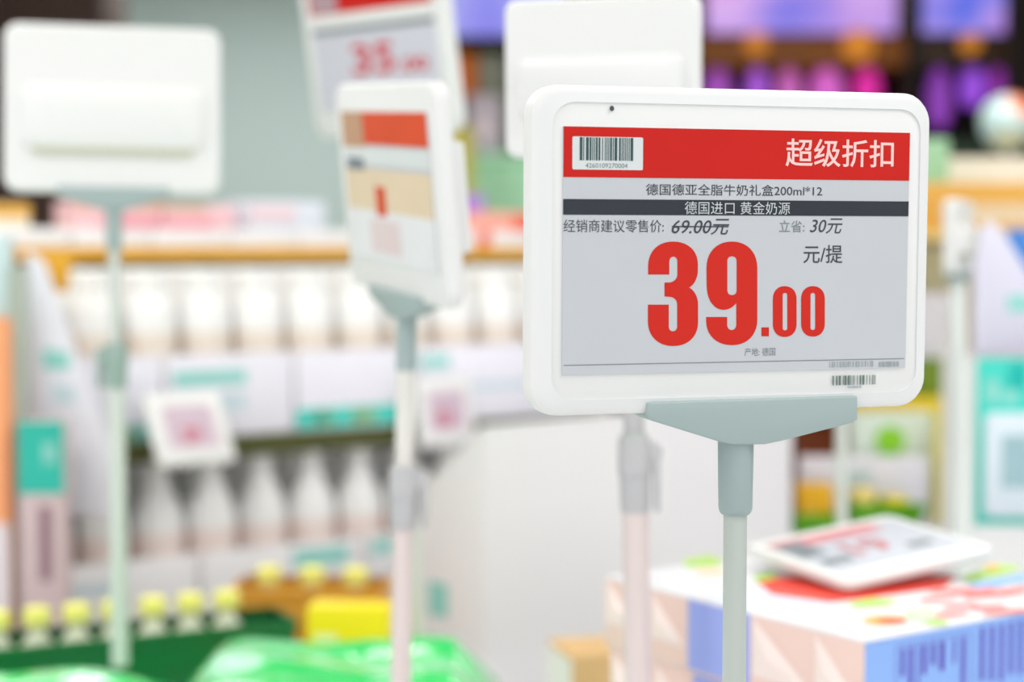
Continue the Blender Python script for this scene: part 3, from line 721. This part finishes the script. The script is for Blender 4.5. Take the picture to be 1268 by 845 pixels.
tbox('salmon_box', 'salmon red box at the right end of the top shelf', .882, 1.03, .27, .06, .075, SAL, [(.65, 1, .2, .9, REDB)])
tbox('white_box', 'white box with a round orange print at the right end of the top shelf', .80, .95, .165, .095, .036, SNOW, [(.2, .38, .1, .95, REDB)])
# small tags on the shelf edge
def shelf_tag(label, loc, ypr, W, H, parts, m=EPAPER2):
    T = frame(loc, ypr)
    r = empty('shelf_tag', T(0, .006, -H / 2), label, 'price tag')
    tag_body(T, W, H, r, depth=.012)
    small_screen(T, W, H, r, parts, m=m, sw=.33, z0=-.28, z1=.3)
    finish('clip', B(-.012, .012, .0115, .03, -H * .2, H * .1, T=T), GREY, r, .001)
    return r
SR = mat('print_raspberry', (200, 84, 110), .5, .2, .1, 30, 0); DL = mat('screen_mauve', (206, 186, 200), .5, .2, .05, 30, 0)
shelf_tag('small white shelf tag tilted on the shelf edge left of centre', CAM + (Vector((-.4581, 2.4235, 1.199)) - CAM) * 1.085, (43.77, -26.5, 1.2), .1375, .121, [('price', -.14, .1, -.22, .0, SR, '29')], DL)
shelf_tag('small white shelf tag on the shelf edge behind the clamped pole', CAM + (Vector((-.1043, 2.7386, 1.1921)) - CAM) * 1.065, (47.47, -7.2, .1), .133, .117, [('price', -.2, .06, -.22, .02, SR, '35')], DL)

# ------------------------------------------------------------------ left edge: post, wing panel, cartons
def panel(name, label, cat, poly, d, th, m, yaw=0, prints=()):
    """upright board whose outline is given at distance d"""
    pts = [at(x, y, d) for x, y in poly]
    c = sum(pts, Vector()) / len(pts); Y = c.y
    cx = c.x; ca, sa = cos(radians(yaw)), sin(radians(yaw))
    Tq = lambda x, y, z: Vector((cx + (x - cx) * ca - y * sa, Y + (x - cx) * sa + y * ca, z))
    r = empty(name, (cx, Y, min(p.z for p in pts)), label, cat)
    finish('board', prism(bmesh.new(), [(p.x, p.z) for p in pts], 0, th, Tq), m, r, .001)
    for nm, pl, mm in prints:
        q = [at(x, y, d) for x, y in pl]
        finish(nm, prism(bmesh.new(), [(p.x, p.z) for p in q], -.0012, .0005, Tq), mm, r)
    return r
# side stack: plinth with a tall teal and mauve carton
zs = at(50, 792, 2.42).z
pl = empty('pedestal', at(30, 845, 2.45) * 1, 'plain grey pedestal at the far left behind the green crate', 'pedestal'); pl.location.z = 0
X0, X1, _, _, Y = fit(-60, 0, 86, 10, 2.40)
finish('body', B(X0, X1, Y, Y + .09, 0, zs, T=ID), SHELFW, pl, .003); finish('top_plate', B(X0 - .002, X1 + .002, Y - .002, Y + .092, zs + .0002, zs + .004), SHELFW, pl)
zs += .0045
MAUVE = mat('carton_mauve', (206, 184, 186), .5, .3, .06, 10, .02)
carton('tall_carton', 'tall teal and mauve carton standing at the far left', 'carton', 22, 522, 78, 790, 2.42, .05, MAUVE, 4, zs, extra=[('teal_panel', 0, 1, .66, 1, TEAL), ('print', .55, .85, .8, .9, TEALL), ('dark_print', .45, .7, .25, .6, mat('print_plum', (140, 108, 118), .5))])
carton('orange_carton', 'narrow orange carton cut off by the left edge', 'carton', -50, 395, 8, 790, 2.42, .05, mat('carton_orange', (246, 166, 116), .5, .3, .08, 8, .02), 0, zs, extra=[('pale_base', 0, 1, 0, .35, mat('print_lilac_grey', (222, 212, 216), .5))])
carton('grey_board_post', 'narrow grey green upright board beside the orange carton', 'board', 10, 330, 20, 790, 2.44, .06, mat('board_sage', (184, 194, 182), .6, .2, .04, 8, .02), 0, zs, bevel=.001)
panel('wing_panel', 'white sloping side wing with teal print at the left of the milk trays', 'panel', [(36, 310), (58, 325), (100, 450), (140, 560), (140, 640), (84, 640), (84, 600), (36, 560)], 2.535, .004, LILAC, 0,
      [('teal_print', [(54, 432), (86, 436), (88, 458), (54, 456)], TEALL), ('blue_print', [(66, 475), (94, 478), (94, 500), (66, 498)], SKY)])
carton('blue_box', 'pale blue box standing on the orange carton at the left edge', 'box', -50, 292, 6, 393, 2.43, .05, mat('box_pale_aqua', (206, 228, 230), .5, .3, .04, 10, .02), 0, at(0, 395, 2.42).z + .0005)

# ------------------------------------------------------------------ centre: tall white carton block
q = [at(520, 845, 2.50), at(600, 845, 2.40), at(979, 845, 2.55)]
bk = [q[2] + Vector((-.03, .3, 0)), q[0] + Vector((.03, .4, 0))]
zt = [at(520, 604, 2.50).z, at(600, 527, 2.40).z, at(979, 492, 2.55).z, 1.1, 1.0]
r = empty('display_carton', (.15, 2.7, 0), 'tall plain white display carton behind the large tag and its poles', 'carton')
bm = bmesh.new(); pl5 = q + bk
lo = [bm.verts.new((p.x, p.y, 0)) for p in pl5]; hi = [bm.verts.new((p.x, p.y, z)) for p, z in zip(pl5, zt)]
bm.faces.new(lo); bm.faces.new(hi[::-1])
for i in range(5): bm.faces.new((lo[i], lo[(i + 1) % 5], hi[(i + 1) % 5], hi[i]))
finish('body', bm, mat('board_soft_white', (250, 248, 252), .5, .3, .015, 3, .02), r, .004)
ln = (q[1] - q[0]).normalized(); nn = Vector((ln.y, -ln.x, 0))
Tc = lambda x, y, z: Vector((q[0].x, q[0].y, 0)) + Vector((ln.x, ln.y, 0)) * x + Vector((nn.x, nn.y, 0)) * (y + .0006) + Vector((0, 0, z))
za, zb_ = at(540, 765, 2.46).z, at(540, 722, 2.46).z
patch('teal_print', [rect(.02, .062, za, zb_)], 0, Tc, TEALL, r)

# ------------------------------------------------------------------ right rack
R0 = at(985, 664, 2.62); zdeck = R0.z
XR0 = at(984, 664, 2.62).x; XR1 = 1.25
RKW = mat('rack_pale_lilac', (232, 228, 240), .5, .3, .03, 6, .02)
rk = empty('shelf_unit', (.8, 2.8, 0), 'pale shelf unit behind the gift cartons at right', 'shelf')
YR = 2.62
zy = 1.205; zt2 = at(1150, 285, 2.8).z
finish('plinth', B(XR0, XR1, YR + .02, YR + .5, 0, zdeck - .022), RKW, rk, .002)
finish('lower_shelf', B(XR0, XR1, YR - .02, YR + .5, zdeck - .02, zdeck), RKW, rk, .002)
finish('middle_shelf', B(XR0, XR1, YR + .2, YR + .5, zy - .034, zy), mat('shelf_yellow', (244, 212, 60), .5, .3, .15, 10, .02), rk, .002)
finish('back_panel', B(XR0, XR1, YR + .5, YR + .51, .2, 1.62), mat('rack_back', (240, 236, 226), .6), rk)
tsr = finish('top_shelf', B(XR0, XR1, YR + .16, YR + .5, zt2 - .016, zt2), mat('shelf_tan', (228, 196, 120), .5, .3, .1, 10, .02), rk, .002)
for x in (XR0 - .012, XR1 + .0): finish('side_post', B(x, x + .0115, YR + .02, YR + .5, 0, zt2 + .03), RKW, rk, .001)
GREENB = mat('tray_green', (92, 164, 16), .45, .35, .1, 12, .02); ORB = mat('pack_amber', (244, 184, 26), .45, .35, .15, 14, .02)
zd = zdeck + .0005
def gtray(label, x0, y0, x1, y1, slant, d):
    X0, X1, Z0, Z1, Y = fit(x0, y0, x1, y1, d); Z0 = zd
    s = slant * (X1 - X0)
    r = empty('green_tray', ((X0 + X1) / 2, Y + .035, Z0), label, 'tray')
    finish('front_panel', prism(bmesh.new(), [(X0, Z0), (X1 - s, Z0), (X1, Z1), (X0, Z1)], Y, Y + .004), GREENB, r, .001)
    finish('base', B(X0, X1 - s, Y + .0045, Y + .07, Z0, Z0 + .003), GREENB, r)
    finish('back_panel', B(X0, X1 - s, Y + .0705, Y + .074, Z0, Z1), GREENB, r)
    for x in (X0, X1 - s - .004): finish('side_panel', B(x, x + .004, Y + .0045, Y + .07, Z0 + .0035, Z1 - .001), GREENB, r)
    return r
gtray('bright green tray holding the amber pack, left of the thin pale pole', 985, 637, 1037, 665, 0, 2.62)
gtray('bright green tray with slanted right side, right of the thin pale pole', 1057, 624, 1150, 660, .18, 2.62)
carton('amber_pack', 'amber yellow pack standing in the left green tray', 'pack', 989, 602, 1033, 660, 2.632, .05, ORB, 0, zd + .0035, bevel=.004, extra=[('pale_print', .05, .5, .25, .45, mat('print_straw', (248, 220, 120), .5))])
carton('straw_pack', 'pale straw yellow pack in the slanted green tray', 'pack', 1060, 608, 1086, 660, 2.632, .05, mat('pack_straw', (248, 222, 130), .5, .3, .1, 14, .02), 0, zd + .0035, bevel=.004)
carton('yellow_pack', 'low yellow pack at the right in the slanted green tray', 'pack', 1100, 618, 1126, 660, 2.632, .05, YEL, 0, zd + .0035, bevel=.004)
carton('white_carton', 'wide lilac white carton behind the green trays', 'carton', 992, 567, 1150, 660, 2.705, .03, LILAC, 0, zd, extra=[('ice_print', .3, .55, .55, .85, SKY)])
carton('brown_carton', 'small red-brown carton under the grey bracket at right', 'carton', 984, 520, 1036, 560, 2.88, .06, mat('carton_red_brown', (156, 78, 40), .5, .3, .2, 14, .02), 0, zd)
LEAF = mat('print_leaf_green', (150, 220, 60), .5, .2, .08, 14, 0); MINTW = mat('carton_mint_white', (226, 240, 226), .5, .3, .04, 14, .02)
r = carton('mint_carton', 'pale mint carton with a round bright green print', 'carton', 1056, 512, 1156, 600, 2.75, .045, MINTW, 0, zd)
c = at(1102, 546, 2.75); c.y -= .0005
finish('round_print', tube(bmesh.new(), Vector((c.x, c.y - .002, c.z)), Vector((c.x, c.y + .0005, c.z)), .024, n=28), LEAF, r)
carton('yellow_divider', 'bright yellow upright divider right of the mint carton', 'divider', 1162, 505, 1176, 600, 2.70, .03, mat('divider_yellow', (238, 222, 60), .5, .3, .06, 14, .02), 0, zd)
carton('olive_carton', 'olive green carton on the yellow shelf beside the large tag', 'carton', 1135, 446, 1176, 490, 2.86, .08, mat('carton_olive', (112, 138, 40), .5, .3, .25, 14, .02), 0, zy + .0005)
carton('lilac_carton', 'pale lilac carton standing behind the olive one', 'carton', 1120, 362, 1178, 470, 2.91, .06, LILAC, 0, zy + .0005)
carton('cream_carton', 'pale yellow green carton behind the edge-on price tag', 'carton', 1122, 306, 1170, 362, 2.98, .05, mat('carton_pale_lime', (232, 232, 196), .5, .3, .05, 14, .02), 0, zy + .0005)
tz2 = zt2 + .0005
carton('tan_carton', 'long tan orange carton on the top of the right shelf unit', 'carton', 1126, 226, 1330, 283, 2.84, .08, mat('carton_tan', (222, 168, 78), .5, .3, .15, 10, .02), 0, tz2, extra=[('beige_band', .2, 1, .1, .55, BEIGE)])
carton('mint_box', 'small mint green box on the top shelf right of the large tag', 'box', 1120, 172, 1176, 226, 2.98, .07, mat('box_mint', (160, 208, 170), .5, .3, .06, 10, .02), 0, tz2)
# teal floor display with its own tag at the right edge
r = empty('teal_display', at(1260, 650, 2.3), 'teal cardboard display with white tag panel at the right edge', 'display'); r.location.z = 0
X0, X1, Z0, Z1, Y = fit(1209, 443, 1340, 652, 2.32)
finish('front_board', B(X0, X1, Y, Y + .006, 0, Z1), SNOW, r, .001)
tb = finish('teal_board', B(X0, X1, Y - .0022, Y - .0002, Z0, Z1), AQUA, r, .0005)
for (x0, y0, x1, y1, mm) in ((1222, 470, 1238, 500, TEALL), (1250, 450, 1272, 482, mat('print_deep_teal', (10, 186, 176), .5)), (1242, 484, 1262, 500, TEALL)):
    a, b_, z0_, z1_, _ = fit(x0, y0, x1, y1, 2.315); patch('print', [rrect(a, b_, z0_, z1_, min(b_ - a, z1_ - z0_) * .3, 4)], Y - .0026, ID, mm, tb)
Tg = lambda x, y, z: Vector((x, Y + y, z))
a, b_, z0_, z1_, _ = fit(1221, 512, 1330, 642, 2.31); finish('tag_frame', prism(bmesh.new(), rrect(a, b_, z0_, z1_, .01), -.012, -.0024, Tg), mat('frame_ice', (218, 230, 240), .4, .4, .02, 10, 0), r, .002)
a, b_, z0_, z1_, _ = fit(1243, 540, 1310, 606, 2.305); finish('tag_screen', B(a, b_, Y - .0128, Y - .0118, z0_, z1_), mat('screen_teal_grey', (160, 194, 202), .4), r)
for x in (X0 + .004, X1 - .01): finish('side_board', B(x, x + .005, Y + .0062, Y + .2, 0, Z1), SNOW, r)
panel('wing_panel', 'white sloping side wing with teal mark above the teal display', 'panel', [(1206, 441), (1206, 300), (1222, 272), (1240, 285), (1300, 380), (1300, 441)], 2.36, .004, mat('board_violet_white', (222, 220, 238), .5, .3, .02, 6, .02), 0,
      [('teal_mark', [(1248, 366), (1280, 366), (1280, 386), (1248, 386)], TEALL)])
panel('blue_board', 'small blue panel at the right edge behind the sloping wing', 'panel', [(1246, 284), (1300, 284), (1300, 441), (1262, 441)], 2.40, .004, mat('carton_mid_blue', (70, 136, 214), .5, .3, .1, 10, .02))

# ------------------------------------------------------------------ far background
DARK = mat('dark_brown_panel', (70, 52, 46), .6, .2, .15, 2, .02); BLK = mat('dark_frame', (44, 36, 32), .6, .2, .1, 3, .02)
X0, X1, Z0, Z1, Y = fit(-120, -60, 128, 240, 6.5)
pil = empty('cabinet', ((X0 + X1) / 2, Y + .2, 0), 'dark brown cabinet in the far background at top left', 'cabinet')
finish('body', B(X0, X1, Y, Y + .4, 0.08, 2.75), DARK, pil, .01)
finish('plinth', B(X0 + .02, X1 - .02, Y + .03, Y + .38, 0, .08), BLK, pil)
for k in range(2): finish('door', B(X0 + .02 + k * (X1 - X0) / 2, X0 + (k + 1) * (X1 - X0) / 2 - .01, Y - .02, Y - .001, .12, 2.7), DARK, pil, .006)
# middle rack with packages
YB = 6.0
def far(x0, y0, x1, y1, d): return fit(x0, y0, x1, y1, d)
X0, X1, Z0, Z1, Y = far(560, 190, 700, 250, 6)
MINT = mat('counter_mint', (180, 234, 198), .5, .3, .05, 4, .02)
ct = empty('counter', ((X0 + X1) / 2, Y + .25, 0), 'mint green counter in the far background left of the large tag', 'counter')
finish('body', B(X0, X1 + .05, Y, Y + .5, 0, Z1 - .03), MINT, ct, .01); finish('countertop', B(X0 - .02, X1 + .07, Y - .02, Y + .52, Z1 - .0295, Z1), MINT, ct, .005)
zc = Z1 + .0005
OL = mat('box_olive_yellow', (186, 174, 62), .5, .3, .15, 8, .02); GB = mat('box_dark_green', (80, 116, 70), .5, .3, .15, 8, .02)
X0b, X1b, Z0b, Z1b, Yb = far(545, 160, 585, 238, 5.6)
o = empty('olive_box', ((X0b + X1b) / 2, Yb + .1, 0), 'tall olive yellow box far behind, beside the mint counter', 'box')
finish('body', B(X0b, X1b, Yb, Yb + .2, 0, Z1b), OL, o, .006); finish('lid', B(X0b - .003, X1b + .003, Yb - .003, Yb + .203, Z1b + .0003, Z1b + .01), OL, o)
far_items = [('grey_lilac_parcel', 'grey lilac parcel standing on the mint counter', 580, 118, 622, 190, 6.1, (190, 178, 190)),
             ('green_parcel', 'dark green parcel at the right on the mint counter', 626, 100, 660, 190, 6.2, (96, 120, 84))]
for nm, lab, x0, y0, x1, y1, d, c in far_items:
    carton(nm, lab, 'parcel', x0, y0, x1, y1, d, .12, mat(nm, c, .5, .3, .15, 10, .02), 0, zc, bevel=.01, extra=[('label', .2, .8, .3, .6, mat('label_blossom', (222, 200, 212), .5))])
# wall shelf with parcels behind the counter
X0, X1, Z0, Z1, Y = far(553, 46, 700, 112, 6.55)
ws = empty('rack', ((X0 + X1) / 2, Y + .2, 0), 'dark rack with parcels standing behind the mint counter', 'rack')
RB = mat('rack_dark_olive', (96, 92, 70), .6, .2, .15, 6, .02)
for z in (Z0 - .02, Z1 - .01): finish('board', B(X0, X1, Y, Y + .3, z - .015, z), RB, ws, .003)
for x in (X0, X1): finish('post', B(x - .015, x + .015, Y, Y + .3, 0, Z1 + .25), RB, ws, .003)
finish('back_panel', B(X0, X1, Y + .3, Y + .31, 0, Z1 + .2), mat('rack_back_green', (104, 122, 90), .6, .2, .3, 4, .02), ws)
for nm, lab, x0, y0, x1, y1, c in (('orange_parcel', 'orange parcel on the dark rack far behind', 562, 64, 590, 112, (238, 126, 50)), ('sage_parcel', 'sage grey parcel on the dark rack far behind', 594, 64, 622, 112, (158, 158, 140)), ('teal_parcel', 'pale teal parcel at the right end on the dark rack', 626, 70, 650, 112, (120, 150, 150))):
    carton(nm, lab, 'parcel', x0, y0, x1, y1, 6.6, .15, mat(nm, c, .5, .3, .1, 10, .02), 0, Z0 - .0195, bevel=.01)
# displays
S1 = screen_mat('display_blue_violet', [(.3, (120, 112, 244)), (.7, (226, 220, 255)), (.5, (176, 178, 252))], 2.2, 1.4, 1.3)
S2 = screen_mat('display_violet_pink', [(.28, (100, 104, 235)), (.75, (240, 130, 215)), (.42, (196, 150, 240)), (.58, (222, 176, 246))], 2.4, 1.4, 4.1)
S3 = screen_mat('display_blue_pink', [(.3, (90, 110, 240)), (.7, (226, 96, 206)), (.5, (176, 150, 245))], 3.0, 1.4, 7.7)
# tall dark cabinet frame that carries displays and glowing lamps
YD = 6.9
BRN = mat('cabinet_brown', (150, 88, 34), .5, .3, .2, 4, .02)
X0, X1, Z0, Z1, Y = far(862, 44, 1122, 82, YD)
XE = far(1262, 0, 1400, 10, YD)[0]; XE2 = far(0, 0, 1420, 10, YD)[1]
cb = empty('wall_cabinet', ((X0 + XE2) / 2, Y + .3, 0), 'dark and brown cabinet with lit displays and purple lamps far behind at upper right', 'cabinet')
finish('back_panel', B(X0 - .6, XE2, Y + .45, Y + .47, 0, 2.75), BLK, cb)
finish('brown_shelf', B(X0, X1, Y, Y + .45, Z0, Z1), BRN, cb, .006)
XA, XB = far(1136, 0, 1250, 10, YD)[:2]
finish('dark_shelf', B(XA, XB, Y, Y + .45, Z0, Z1), mat('cabinet_dark_brown', (62, 40, 22), .5, .3, .2, 4, .02), cb, .006)
for (p0, p1) in ((1122, 1137), (1250, 1268), (1396, 1412)):
    a, b_, _, _, _ = far(p0, 0, p1, 10, YD); finish('post', B(a, b_, Y - .02, Y + .45, 0, 2.7), BLK, cb, .004)
a = far(850, 0, 862, 10, YD); finish('post', B(a[0], a[1], Y - .02, Y + .45, 0, 2.7), BLK, cb, .004)
XB0, XB1, ZB0, ZB1, _ = far(862, 172, 1420, 260, YD)
finish('lower_cupboard', B(XB0, XB1, Y - .01, Y + .45, 0, ZB1), mat('cupboard_dark_green', (58, 74, 58), .6, .2, .2, 3, .02), cb, .006)
def display(label, x0, y0, x1, y1, d, m):
    X0, X1, Z0, Z1, Y = far(x0, y0, x1, y1, d)
    r = empty('display_screen', ((X0 + X1) / 2, Y, Z0), label, 'screen')
    finish('housing', B(X0 - .012, X1 + .012, Y + .002, Y + .05, Z0 - .012, Z1 + .012), BLK, r, .004)
    finish('lit_panel', B(X0, X1, Y - .004, Y + .0015, Z0, Z1), m, r)
    return r
ztop = Z1 + .013
dsp = display('lit display with blue and violet light at top between the tags', 556, -90, 700, 44, 6.4, S1)
d2 = display('wide lit violet and pink display above the large tag', 876, -110, 1112, 40, YD, S2)
d3 = display('lit blue and pink display at the upper right corner', 1143, -90, 1246, 40, YD, S3)
# glowing lamps hanging under the shelves
def lamp(label, px, y0, y1, wpx, c, d=YD + .12, group=None):
    X0, X1, Z0, Z1, Y = far(px - wpx / 2, y0, px + wpx / 2, y1, d)
    r = empty('glass_lamp', ((X0 + X1) / 2, Y, Z0), label, 'lamp', group)
    R = (X1 - X0) / 2; cx = (X0 + X1) / 2; Hh = Z1 - Z0
    finish('shade', tube(bmesh.new(), Vector((cx, Y, Z0)), Vector((cx, Y, Z1)), 0, rings=[(0, R * .45), (.06, R * .75), (.25, R), (.6, R), (.85, R * .6), (1, R * .3)], n=20), mat('glow_%d_%d_%d' % c, c, .4, .3, .15, 9, 0, emit=.9), r)
    zt = max(Z1 + .01, far(0, 0, 0, 82, YD)[3] * 0 + Z1 + .02)
    finish('cap', tube(bmesh.new(), Vector((cx, Y, Z1 - .004)), Vector((cx, Y, Z1 + .03)), R * .3, n=14), BLK, r)
    return r
for i, (px, y0, y1, wpx, c, nm) in enumerate(((888, 84, 130, 34, (168, 84, 190), 'leftmost'), (938, 82, 130, 26, (178, 96, 226), 'second from left'), (977, 84, 130, 30, (204, 106, 188), 'third from left'), (1024, 82, 130, 40, (216, 104, 204), 'fourth from left'), (1074, 82, 130, 32, (230, 50, 170), 'fifth from left, magenta,'))):
    lamp('glowing purple lamp, %s in the row above the large tag' % nm, px, y0, y1, wpx, c)
for i, (px, y0, y1, wpx, c, nm) in enumerate(((1163, 80, 158, 30, (146, 70, 186), 'left'), (1205, 76, 132, 30, (160, 84, 230), 'middle'), (1238, 76, 124, 26, (150, 56, 166), 'right'))):
    lamp('glowing violet lamp, %s one of three at the upper right' % nm, px, y0, y1, wpx, c)
WARM = mat('glow_warm', (206, 128, 38), .4, .3, .05, 9, 0, emit=.9)
for px, py, rr_, lab in ((936, 54, 14, 'round warm lamp at left on the brown shelf front'), (1062, 56, 20, 'round warm lamp at right on the brown shelf front'), (1200, 54, 13, 'round warm lamp on the dark shelf front at upper right')):
    c = at(px, py, YD); R = rr_ / FPX * YD
    r = empty('round_lamp', (c.x, Y - .04, c.z - R), lab, 'lamp')
    finish('shade', tube(bmesh.new(), Vector((c.x, Y - .045, c.z)), Vector((c.x, Y - .0035, c.z)), 0, rings=[(0, R * .6), (.3, R * .95), (1, R)], n=24), WARM, r)
# colourful round balloon at right
c = at(1248, 152, 4.6); R = 34 / FPX * 4.6
r = empty('balloon', (c.x, c.y, c.z - R - .1), 'round pale balloon with orange and mint patches at the right edge', 'balloon')
def ball(c, R, m, name, parent, sel=None):
    bm = bmesh.new(); bmesh.ops.create_uvsphere(bm, u_segments=28, v_segments=18, radius=R, matrix=Matrix.Translation(c))
    if sel:
        bmesh.ops.delete(bm, geom=[f for f in bm.faces if not sel((f.calc_center_median() - c) / R)], context='FACES')
    return finish(name, bm, m, parent)
ball(c, R, mat('balloon_mint', (196, 222, 220), .35, .4, .08, 8, 0), 'skin', r)
ball(c, R * 1.006, mat('balloon_orange', (234, 140, 110), .4, .4, .1, 8, 0), 'orange_patch', r, lambda v: v.x > -.1 and v.z > .25)
ball(c, R * 1.006, mat('balloon_cream', (240, 238, 196), .4, .4, .1, 8, 0), 'cream_patch', r, lambda v: -.6 < v.x < .5 and v.z < -.3)
finish('stick', tube(bmesh.new(), Vector((c.x, c.y, 0)), Vector((c.x, c.y, c.z - R + .003)), .006, n=10), mat('stick_white', (230, 232, 232), .4), r)
finish('foot', tube(bmesh.new(), Vector((c.x, c.y, 0)), Vector((c.x, c.y, .02)), .12, n=24), mat('stick_white', (230, 232, 232)), r)
